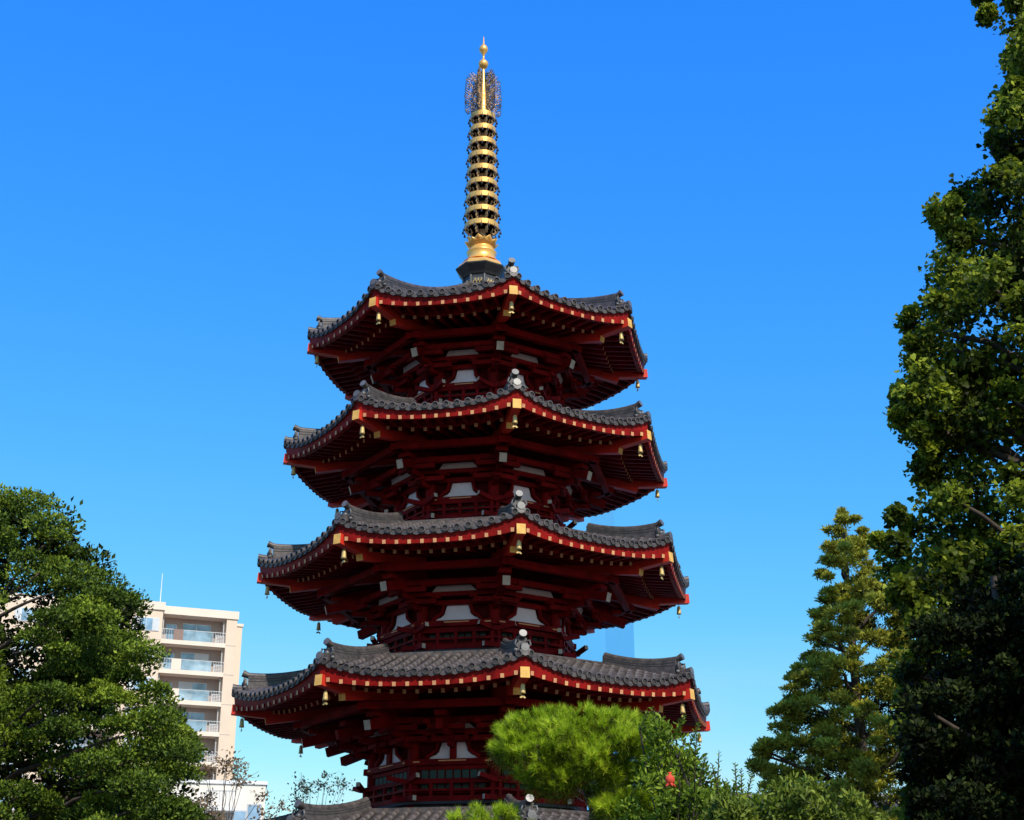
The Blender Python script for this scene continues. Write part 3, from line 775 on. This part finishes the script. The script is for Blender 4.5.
def pads_in(poly, n, rmin, rmax, flat, edge_share=.45, holes=()):
    """clump centres whose outlines stay inside the measured crown outline"""
    xs = [p[0] for p in poly]; ys = [p[1] for p in poly]; res = []; tries = 0
    while len(res) < n and tries < n*400:
        tries += 1
        x, y = random.uniform(min(xs), max(xs)), random.uniform(min(ys), max(ys))
        if not inside(poly, x, y): continue
        r = random.uniform(rmin, rmax); e = edged(poly, x, y)
        if e < r*.6: continue
        if random.random() < edge_share and e > r*1.6: continue
        if any(math.hypot(x-hx, y-hy) < hr + r*.3 for hx, hy, hr in holes): continue
        res.append((x, y, r, r*flat, e))
    return res
def crown_from_pads(pads, Y, depth, per, size, kind, outward=.9, updir=.35, shade0=.5, inner=.25, shell=(.72, 1.08), bulge=1.0, emax=120., under=.25, depthfun=None, tv=.16):
    parts = []; info = []
    for (x, y, rx, ry, e) in pads:
        k = min(1, e/emax); front = math.sqrt(max(0, 1-(1-k)**2))
        dy = depthfun(x, y, k) if depthfun else random.uniform(-1, 1)*depth*(.35+.65*front) - 0.0
        c = np.array(at(x, y, Y + dy)); m = 1/ppm(Y+dy)
        rad = np.array([rx*m, rx*m*bulge, ry*m]); info.append((c, rad))
        n = int(per*random.uniform(.8, 1.2))
        d = unit(rng.normal(size=(n,3)))
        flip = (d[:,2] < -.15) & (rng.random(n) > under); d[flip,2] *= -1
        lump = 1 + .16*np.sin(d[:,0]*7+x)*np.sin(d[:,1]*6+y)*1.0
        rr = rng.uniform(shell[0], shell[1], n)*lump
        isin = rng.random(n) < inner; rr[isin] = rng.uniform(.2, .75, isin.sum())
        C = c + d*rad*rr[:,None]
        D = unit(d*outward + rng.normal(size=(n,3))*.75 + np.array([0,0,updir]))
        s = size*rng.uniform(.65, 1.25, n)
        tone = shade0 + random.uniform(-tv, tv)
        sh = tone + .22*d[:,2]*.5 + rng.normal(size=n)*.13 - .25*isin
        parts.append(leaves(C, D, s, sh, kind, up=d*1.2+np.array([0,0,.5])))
    return merge(parts), info
def tree_object(name, base, label, cat, group=None):
    o = empty(name, base); tag(o, label, cat, group); return o
def put_local(name, me, parent):
    """mesh given in world space -> child of an unrotated empty"""
    me.transform(Matrix.Translation(-parent.location)); return link(name, me, parent)
def make_tree(name, label, cat, Y, trunkpx, crown, info, lm, bark, r0, topz, nl=14, group=None, lean=(0,0)):
    base = at(trunkpx, 700, Y); base = Vector((base.x, Y, 0))
    root = tree_object(name, base, label, cat, group)
    V, F, S = crown
    put_local('crown', np_mesh('crown', V, F, S, [lm]), root)
    b = MB(); n = 9; path = []; rad = []
    for q in range(n+1):
        t = q/n; path.append((base.x + lean[0]*t + math.sin(t*5)*.05*r0*4, Y + lean[1]*t, topz*t)); rad.append(r0*(1.25 if q == 0 else 1)*(1-.9*t)+.015)
    b.tube(path, rad, 10, 0)
    put_local('trunk', b.mesh('trunk', [bark]), root)
    b = MB()
    for c, rd in random.sample(info, min(nl, len(info))):
        z = max(.25*topz, min(topz*.95, c[2] - random.uniform(.3, 1.0)*abs(c[0]-base.x)*.5 - .2)); t = z/topz
        limb(b, (base.x+lean[0]*t, Y+lean[1]*t, z), tuple(c), r0*.30*(1-.7*t)+.012, .012)
    put_local('limbs', b.mesh('limbs', [bark]), root)
    return root

# ------------------------------------------------------------------ broad evergreen at the left
LM1 = leafmat('glossy_evergreen_leaves', (.010, .014, .002), (.062, .105, .009), (.27, .35, .028), .22, .55, .18)
polyL = [(-110, 560), (-70, 500), (-20, 478), (15, 480), (45, 487), (68, 515), (80, 540), (100, 556), (116, 572), (138, 602), (140, 618), (130, 632), (150, 641), (165, 668), (166, 692), (178, 709), (176, 722), (196, 735), (202, 769), (198, 800), (204, 840), (190, 900), (-40, 920), (-150, 840), (-140, 660)]
holes = [(20, 543, 9), (5, 577, 9), (12, 592, 11), (100, 740, 6)]
pads = pads_in(polyL, 300, 14, 30, .62, .45, holes)
crown, info = crown_from_pads(pads, 30, 2.8, 640, .078, 'broad', shade0=.56, emax=150, under=.12, inner=.15, tv=.2)
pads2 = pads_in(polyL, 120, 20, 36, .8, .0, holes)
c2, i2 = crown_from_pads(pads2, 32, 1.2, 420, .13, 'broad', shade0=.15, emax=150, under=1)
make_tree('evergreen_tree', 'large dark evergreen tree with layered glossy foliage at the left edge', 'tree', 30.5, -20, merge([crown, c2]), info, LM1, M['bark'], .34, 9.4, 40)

# ------------------------------------------------------------------ ginkgo at the right edge
LM2 = leafmat('ginkgo_leaves', (.012, .016, .002), (.10, .14, .010), (.54, .60, .05), .5, .55, .2)
polyG = [(972, -60), (972, 2), (978, 20), (993, 41), (997, 61), (1009, 73), (997, 96), (980, 126), (993, 147), (1000, 164), (963, 177), (958, 191), (918, 205), (932, 222), (942, 239), (934, 270), (928, 291), (905, 308), (897, 333), (911, 352), (893, 386), (890, 420), (905, 437), (920, 446), (908, 465), (911, 485), (880, 516), (872, 539), (884, 574), (896, 605), (915, 640), (893, 672), (900, 740), (908, 773), (900, 900), (1180, 920), (1200, 700), (1190, 300), (1160, 0), (1120, -120)]
padsG = pads_in(polyG, 430, 9, 26, .85, .4) + pads_in(polyG, 150, 5, 11, .85, 1.0)
def gdepth(x, y, k): return random.uniform(-1, 1)*(.5 + 1.7*k)
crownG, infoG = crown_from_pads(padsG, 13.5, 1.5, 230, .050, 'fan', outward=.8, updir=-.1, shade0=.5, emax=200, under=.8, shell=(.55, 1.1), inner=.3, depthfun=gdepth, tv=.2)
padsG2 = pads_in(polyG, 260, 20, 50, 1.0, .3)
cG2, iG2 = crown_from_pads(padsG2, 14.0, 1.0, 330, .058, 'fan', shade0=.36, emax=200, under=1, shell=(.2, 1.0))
# unseen leaf mass added right of the view, shaped to shade the lower crown
parts3 = []; iG3 = []
for q in range(260):
    d = unit(rng.normal(size=3)); c = np.array([6.15, 10.1, 4.4]) + d*np.array([2.0, 1.4, 3.0])*rng.uniform(.3, 1)**.6
    if c[0] - .75 < .332*(c[1]*.935 + (c[2]-1.6)*.354): continue
    rad = np.full(3, rng.uniform(.35, .55)); iG3.append((c, rad)); n = 330
    dd = unit(rng.normal(size=(n,3))); parts3.append(leaves(c + dd*rad*rng.uniform(.4, 1.05, n)[:,None], unit(dd + rng.normal(size=(n,3))), rng.uniform(.06, .1, n), .45 + rng.normal(size=n)*.12, 'fan'))
cG3 = merge(parts3)
gk = make_tree('ginkgo_tree', 'tall leafy ginkgo tree in deep shade filling the right edge', 'tree', 13.8, 1120, merge([crownG, cG2, cG3]), infoG, LM2, M['bark'], .24, 12.5, 60)

b = MB()
for c, rd in iG3[::9]: limb(b, (gk.location.x, gk.location.y, max(1.5, c[2]-2.2)), tuple(c), .06, .02, .08)
put_local('added_shade_boughs', b.mesh('added_shade_boughs', [M['bark']]), gk)
# ------------------------------------------------------------------ evergreen added for the dark below the ginkgo, shade put into its leaf colour
LMD = leafmat('shade_black_leaves', (.003, .004, .0015), (.016, .024, .006), (.10, .13, .025), .2, .6, .08)
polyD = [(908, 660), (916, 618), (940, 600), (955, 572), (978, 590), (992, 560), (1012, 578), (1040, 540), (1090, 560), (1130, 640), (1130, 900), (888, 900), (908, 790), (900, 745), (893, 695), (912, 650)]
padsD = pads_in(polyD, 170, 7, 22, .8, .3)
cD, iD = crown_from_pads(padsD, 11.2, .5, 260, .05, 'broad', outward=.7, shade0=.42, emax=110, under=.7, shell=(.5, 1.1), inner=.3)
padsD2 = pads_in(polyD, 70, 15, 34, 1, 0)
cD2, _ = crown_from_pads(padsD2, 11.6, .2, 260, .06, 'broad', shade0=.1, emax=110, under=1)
make_tree('shade_coloured_evergreen', 'evergreen under the ginkgo at lower right, its deep shade put into near black leaves', 'tree', 11.5, 1010, merge([cD, cD2]), iD, LMD, M['bark'], .11, 4.6, 24)
# ------------------------------------------------------------------ conifer left of the ginkgo
LM3 = leafmat('conifer_sprays', (.014, .015, .003), (.27, .27, .03), (.68, .66, .085), .4, .65, .15)
polyC = [(842, 508), (834, 529), (831, 547), (825, 570), (828, 594), (815, 629), (821, 656), (796, 670), (797, 691), (779, 711), (785, 734), (764, 748), (758, 769), (778, 789), (772, 840), (768, 900), (960, 900), (955, 760), (930, 690), (900, 640), (905, 618), (886, 590), (868, 558), (858, 531), (849, 514)]
padsC = pads_in(polyC, 320, 5, 12, .65, .25) + pads_in(polyC, 120, 3.5, 7, .6, 1.0)
for q in range(70):
    i_ = random.choice((1,2,3,4,5,6,7,8,9,10,11,12,18,19,20,21,22,23)); (x1_, y1_), (x2_, y2_) = polyC[i_], polyC[(i_+1) % len(polyC)]
    t_ = random.random(); wd = 3 + 4*min(1, (y1_-510)/200)
    padsC.append((x1_+(x2_-x1_)*t_ + random.uniform(-wd, wd), y1_+(y2_-y1_)*t_ + random.uniform(-4, 4), random.uniform(4, 8), random.uniform(2, 4.5), 4))
padsC += [(842, 516, 4, 7, 4), (843, 525, 6, 8, 6), (840, 538, 7, 8, 7), (848, 548, 8, 8, 8)]
crownC, infoC = crown_from_pads(padsC, 20, 1.2, 330, .062, 'spray', outward=1.2, updir=.55, shade0=.56, emax=70, under=.3, shell=(.5, 1.12), inner=.3)
padsC2 = pads_in(polyC, 90, 7, 18, 1, .0)
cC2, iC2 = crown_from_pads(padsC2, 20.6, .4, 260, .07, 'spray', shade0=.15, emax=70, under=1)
make_tree('conifer_tree', 'slender pointed conifer with yellow green sprays beside the dark ginkgo', 'tree', 20.2, 858, merge([crownC, cC2]), infoC, LM3, M['bark'], .13, 7.5, 40)

# ------------------------------------------------------------------ clipped pine
LM4 = leafmat('pine_needles', (.016, .026, .003), (.38, .54, .02), (.86, .92, .09), .4, .5, .15)
def pine_pad(poly, Y, ntuft, nneed, length, depth, seed):
    rs = np.random.default_rng(seed); parts = []; cs = []
    tries = 0
    ys = [p[1] for p in poly]; xs = [p[0] for p in poly]
    while len(cs) < ntuft and tries < 60000:
        tries += 1
        x, y = rs.uniform(min(xs), max(xs)), rs.uniform(min(ys), max(ys))
        if not inside(poly, x, y): continue
        e = edged(poly, x, y)
        if e < 4: continue
        k = min(1, e/45); fr = math.sqrt(1-(1-k)**2)
        dy = -depth*fr + rs.uniform(0, .16)
        if rs.random() < .3: dy = rs.uniform(-depth*fr, depth*fr)
        dy -= .13*math.sin(x/11 + seed)*math.sin(y/9 + 2*seed)*fr
        cs.append((at(x, y, Y+dy), x, y))
    x0, y0 = sum(xs)/len(xs), max(ys)
    m0 = at(x0, y0, Y)
    for c, x, y in cs:
        c = np.array(c); ax = unit((c - np.array(m0))*np.array([1, 1, .8]) + np.array([0, -.25, .35]) + rs.normal(size=3)*.12)
        n = int(nneed*rs.uniform(.7, 1.3))
        t = rs.uniform(0, 1, n)
        d = unit(ax[None]*.9 + rs.normal(size=(n,3))*.42)
        C = c[None] + ax[None]*(t[:,None]-.7)*.045
        tone = .54 + rs.normal()*.15 + .12*math.sin(x/11 + seed)*math.sin(y/9 + 2*seed)
        parts.append(leaves(C, d, length*rs.uniform(.7, 1.15, n), tone + rs.normal(size=n)*.12, 'needle'))
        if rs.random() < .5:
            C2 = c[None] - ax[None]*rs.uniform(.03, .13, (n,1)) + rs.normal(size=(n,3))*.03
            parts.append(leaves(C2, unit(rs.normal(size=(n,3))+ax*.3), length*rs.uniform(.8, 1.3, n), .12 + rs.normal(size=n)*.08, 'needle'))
    return merge(parts), [np.array(c[0]) for c in cs]
P1 = [(486, 752), (488, 735), (496, 722), (513, 711), (545, 705), (590, 703), (625, 708), (652, 716), (676, 734), (682, 766), (645, 785), (612, 792), (585, 788), (560, 795), (532, 790), (512, 781), (508, 768)]
P2 = [(443, 818), (452, 808), (480, 801), (510, 803), (528, 812), (540, 830), (540, 870), (436, 870)]
P3 = [(583, 806), (598, 793), (640, 784), (672, 790), (668, 812), (655, 826), (610, 820)]
pa, ca = pine_pad(P1, 12, 900, 56, .064, .52, 1)
pb, cb = pine_pad(P2, 11.8, 260, 50, .064, .35, 2)
pc, cc = pine_pad(P3, 11.8, 190, 46, .064, .3, 3)
base = at(572, 820, 12.2); base = Vector((base.x, 12.2, 0))
pine = tree_object('pine_tree', base, 'cloud pruned pine with bright yellow green needle pads before the pagoda', 'tree')
pd, cd = pine_pad([(575, 775), (610, 762), (668, 752), (675, 800), (640, 806), (596, 802)], 12.4, 170, 50, .07, .15, 5)
V, F, S = merge([pa, pb, pc, pd]); put_local('crown', np_mesh('crown', V, F, S, [LM4]), pine)
b = MB()
b.tube([(base.x-.1, 12.2, 0), (base.x+.05, 12.25, .8), (base.x-.05, 12.2, 1.6), (base.x+.10, 12.2, 2.3), tuple(at(596, 812, 12.2)), tuple(at(585, 785, 12.15))], [.10, .09, .08, .07, .05, .03], 9, 0)
put_local('trunk', b.mesh('trunk', [M['bark']]), pine)
b = MB()
tp = at(590, 795, 12.2); tq = at(575, 780, 12.15)
for c in random.sample(ca, 26): limb(b, tq, tuple(c), .03, .008, .1)
for c in random.sample(cc, 8): limb(b, tp, tuple(c), .025, .008, .1)
put_local('limbs', b.mesh('limbs', [M['bark']]), pine); b = MB()
limb(b, (base.x, 12.2, 2.0), tuple(at(500, 830, 11.9)), .05, .02, .1)
for c in random.sample(cb, 12): limb(b, tuple(at(500, 830, 11.9)), tuple(c), .02, .007, .1)
put_local('limbs', b.mesh('limbs', [M['bark']]), pine)

# ------------------------------------------------------------------ pomegranate with upright shoots
LM5 = leafmat('pomegranate_leaves', (.014, .028, .003), (.13, .21, .014), (.42, .52, .05), .4, .5, .2)
def shoot(p0, p1, n, size):
    p0 = np.array(p0); p1 = np.array(p1); ax = unit(p1-p0); t = np.linspace(.05, 1, n)
    C = p0 + (p1-p0)*t[:,None]; a = np.arange(n)*2.4 + random.random()*6
    s = unit(np.cross(ax, [0,1,.2])); q = np.cross(ax, s)
    D = unit(ax*.75 + s*np.cos(a)[:,None] + q*np.sin(a)[:,None])
    return leaves(C, D, size*(1.1-.5*t)*rng.uniform(.8, 1.2, n), .55 + rng.normal(size=n)*.15, 'oblong')
P5 = [(640, 760), (645, 725), (656, 712), (676, 718), (690, 738), (696, 760), (712, 778), (742, 790), (765, 800), (790, 800), (800, 880), (600, 880), (620, 800)]
pads5 = pads_in(P5, 95, 8, 16, .9, .35)
c5, i5 = crown_from_pads(pads5, 11.2, .45, 110, .044, 'oblong', outward=.7, updir=.5, shade0=.52, emax=60, under=.7, shell=(.5, 1.1))
pads5 += [(random.uniform(655, 715), random.uniform(792, 830), 13, 11, 30) for q in range(16)]
pads5b = pads_in(P5 , 60, 10, 20, 1, 0)
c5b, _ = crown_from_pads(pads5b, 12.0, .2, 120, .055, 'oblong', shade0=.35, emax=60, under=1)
sh5 = []; stems = []
for (x0, y0, x1, y1) in ((717, 800, 719, 752), (737, 800, 735, 764), (746, 800, 752, 775), (695, 760, 697, 734), (660, 730, 652, 708), (676, 735, 684, 716), (640, 730, 648, 712), (722, 806, 712, 764), (742, 800, 741, 770), (757, 806, 760, 782), (700, 780, 706, 757), (765, 806, 770, 786), (728, 806, 727, 783), (690, 745, 700, 722)):
    p0, p1 = at(x0, y0, 11.2), at(x1, y1, 11.15); stems.append((p0, p1)); sh5.append(shoot(p0, p1, 26, .046))
base5 = Vector((at(685, 820, 11.4).x, 11.4, 0))
pom = tree_object('pomegranate_tree', base5, 'leafy green pomegranate with upright shoots and one red fruit beside the pine', 'tree')
V, F, S = merge([c5, c5b] + sh5); put_local('crown', np_mesh('crown', V, F, S, [LM5]), pom)
b = MB()
b.tube([(base5.x, 11.8, 0), (base5.x+.05, 11.8, 1.0), (base5.x-.04, 11.85, 1.9), tuple(at(688, 800, 11.85)), tuple(at(680, 752, 11.6))], [.06, .05, .04, .02, .008], 8, 0)
put_local('trunk', b.mesh('trunk', [M['bark']]), pom)
b = MB()
for p0, p1 in stems: b.tube([tuple(p0), tuple(p1)], [.006, .003], 5, 0); limb(b, (base5.x, 11.9, 1.2), (p0[0], p0[1], p0[2]), .008, .006, .05)
for c, _ in random.sample(i5, 14): limb(b, (base5.x, 11.85, 1.7), (c[0], c[1]+.15, c[2]), .012, .005, .06)
b.tube([tuple(at(688, 785, 11.05)), tuple(at(678, 758, 11.0)), tuple(at(686, 738, 11.0))], [.010, .008, .004], 6, 0)
b.tube([tuple(at(678, 758, 11.0)), tuple(at(668, 740, 11.0))], [.009, .004], 6, 0)
put_local('limbs', b.mesh('limbs', [M['bark']]), pom)
M['fruit'] = mat('red_fruit_skin', (0.62, 0.06, 0.025), 0.8, 0, 0.3, 30)
fp = at(670, 780, 10.75)
b = MB(); b.lathe([(.004, .036), (.016, .032), (.030, .016), (.034, -.004), (.027, -.024), (.012, -.034), (.008, -.042), (.016, -.052), (.010, -.047), (0, -.04)], 12, 0, tuple(fp))
for q in range(5):
    t = q*1.257; b.tube([(fp.x+.02*math.cos(t), fp.y+.02*math.sin(t), fp.z+.03), (fp.x+.038*math.cos(t), fp.y+.038*math.sin(t), fp.z+.044)], [.012, .003], 5, 0)
b.v = [(x, y, 2*fp.z - z) for x, y, z in b.v]; b.f = [f[::-1] for f in b.f]
put_local('fruit', b.mesh('fruit', [M['fruit']]), pom)

# ------------------------------------------------------------------ mixed shrubs at the lower right
LM6 = leafmat('shrub_leaves', (.016, .028, .004), (.12, .17, .018), (.36, .42, .06), .4, .5, .2)
P6 = [(700, 880), (706, 806), (725, 800), (748, 806), (770, 788), (800, 778), (830, 786), (862, 790), (885, 812), (890, 880)]
p6 = pads_in(P6, 85, 8, 16, .9, .35)
c6, i6 = crown_from_pads(p6, 10.4, .3, 110, .05, 'oblong', outward=.7, updir=.5, shade0=.55, emax=50, under=.7, shell=(.5, 1.1))
make_tree('green_shrub', 'leafy green shrub below the conifer at the bottom of the view', 'shrub', 10.5, 772, c6, i6[:40], LM6, M['bark'], .05, 2.3, 20)

# ------------------------------------------------------------------ airy trees at the lower left
LM7 = leafmat('thin_autumn_leaves', (.10, .06, .035), (.30, .20, .11), (.46, .38, .20), .35, .6, .3)
LM8 = leafmat('small_grey_green_leaves', (.03, .045, .035), (.075, .095, .06), (.15, .17, .09), .3, .6, .3)
def airy(name, label, poly, Y, npad, lm, trunkpx, size, per, rmin, rmax, r0):
    pd = pads_in(poly, npad, rmin, rmax, .7, .4)
    cr, inf = crown_from_pads(pd, Y, .6, per, size, 'broad', shade0=.5, emax=40, under=1, shell=(.2, 1.3), inner=.3)
    tz = max(c[2] for c, _ in inf)
    base = at(trunkpx, 700, Y); base = Vector((base.x, Y, 0)); root = tree_object(name, base, label, 'tree')
    V, F, S = cr; put_local('crown', np_mesh('crown', V, F, S, [lm]), root)
    b = MB(); fork = tz*.72
    b.tube([(base.x, Y, 0), (base.x+.05, Y, fork*.5), (base.x-.03, Y, fork)], [r0, r0*.8, r0*.5], 8, 0)
    put_local('trunk', b.mesh('trunk', [M['barkgrey']]), root)
    b = MB()
    for c, rd in inf:
        limb(b, (base.x, Y, fork*random.uniform(.75, 1)), tuple(c), r0*.14, .005, .06)
        for q in range(4):
            e = c + rng.normal(size=3)*rd*.8; limb(b, tuple(c), tuple(e), .006, .003, .05, 3)
    put_local('limbs', b.mesh('limbs', [M['barkgrey']]), root)
PA = [(285, 800), (292, 778), (310, 768), (330, 770), (350, 772), (352, 790), (345, 812), (300, 830), (286, 820)]
airy('sparse_tree', 'thin sparse tree with tiny leaves seen between the house and pagoda roof', PA, 60, 22, LM8, 318, .13, 26, 6, 11, .12)
PB = [(190, 775), (205, 752), (225, 748), (245, 758), (262, 780), (285, 790), (290, 812), (270, 840), (200, 850), (185, 810)]
airy('autumn_tree', 'sparse brown leaved tree in front of the low cream house', PB, 36, 30, LM7, 232, .085, 60, 7, 13, .1)

# ------------------------------------------------------------------ tiled hall behind the shrubs on the right, tower behind the pagoda
hb = at(752, 786, 70); hall = empty('tiled_hall', (hb.x, 70, 0)); tag(hall, 'low grey tiled hall roof showing just above the shrubs at lower right', 'building')
b = MB(); b.box(-2.2, 9, .8, 9, 0, hb.z-1.8, 0); link('wall', b.mesh('hall_wall', [M['plaster']]), hall)
b = MB()
b.add([(-3, 0, hb.z-2.2), (10, 0, hb.z-2.2), (10, 4.5, hb.z), (-3, 4.5, hb.z), (10, 9.5, hb.z-2.2), (-3, 9.5, hb.z-2.2)], [(0,1,2,3), (3,2,4,5)], 0)
for q in range(46):
    x = -3 + 13*q/45; b.tube([(x, -.05, hb.z-2.17), (x, 4.5, hb.z+.03)], .09, 6, 0)
b.tube([(-3.1, 4.5, hb.z+.05), (10.1, 4.5, hb.z+.05)], .16, 8, 1)
link('roof', b.mesh('hall_roof', ['tile', 'tilelight']), hall)

tw = at(540, 650, 90); m_ = 1/ppm(90)
M['bluetower'] = mat('pale_blue_painted_tower', (0.115, 0.43, 0.76), 0.95, 0, 0.015, 0.2, spec=0)
b = MB(); K_ = 1.4142*m_*.90
z1_, z2_, z3_ = at(540, 578, 90).z, at(540, 462, 90).z, at(540, 388, 90).z
b.lathe([(88.5*K_, 0), (87*K_, z1_), (71.5*K_, z1_+.02), (70*K_, z2_), (54.5*K_, z2_+.02), (53*K_, z3_)], 4, 0, smooth=False, rot=R_(45-14))
tower = link('blue_tower', b.mesh('blue_tower', [M['bluetower']]), None, (tw.x, 90, 0))
tag(tower, 'pale sky blue stepped tower standing behind the pagoda', 'tower')
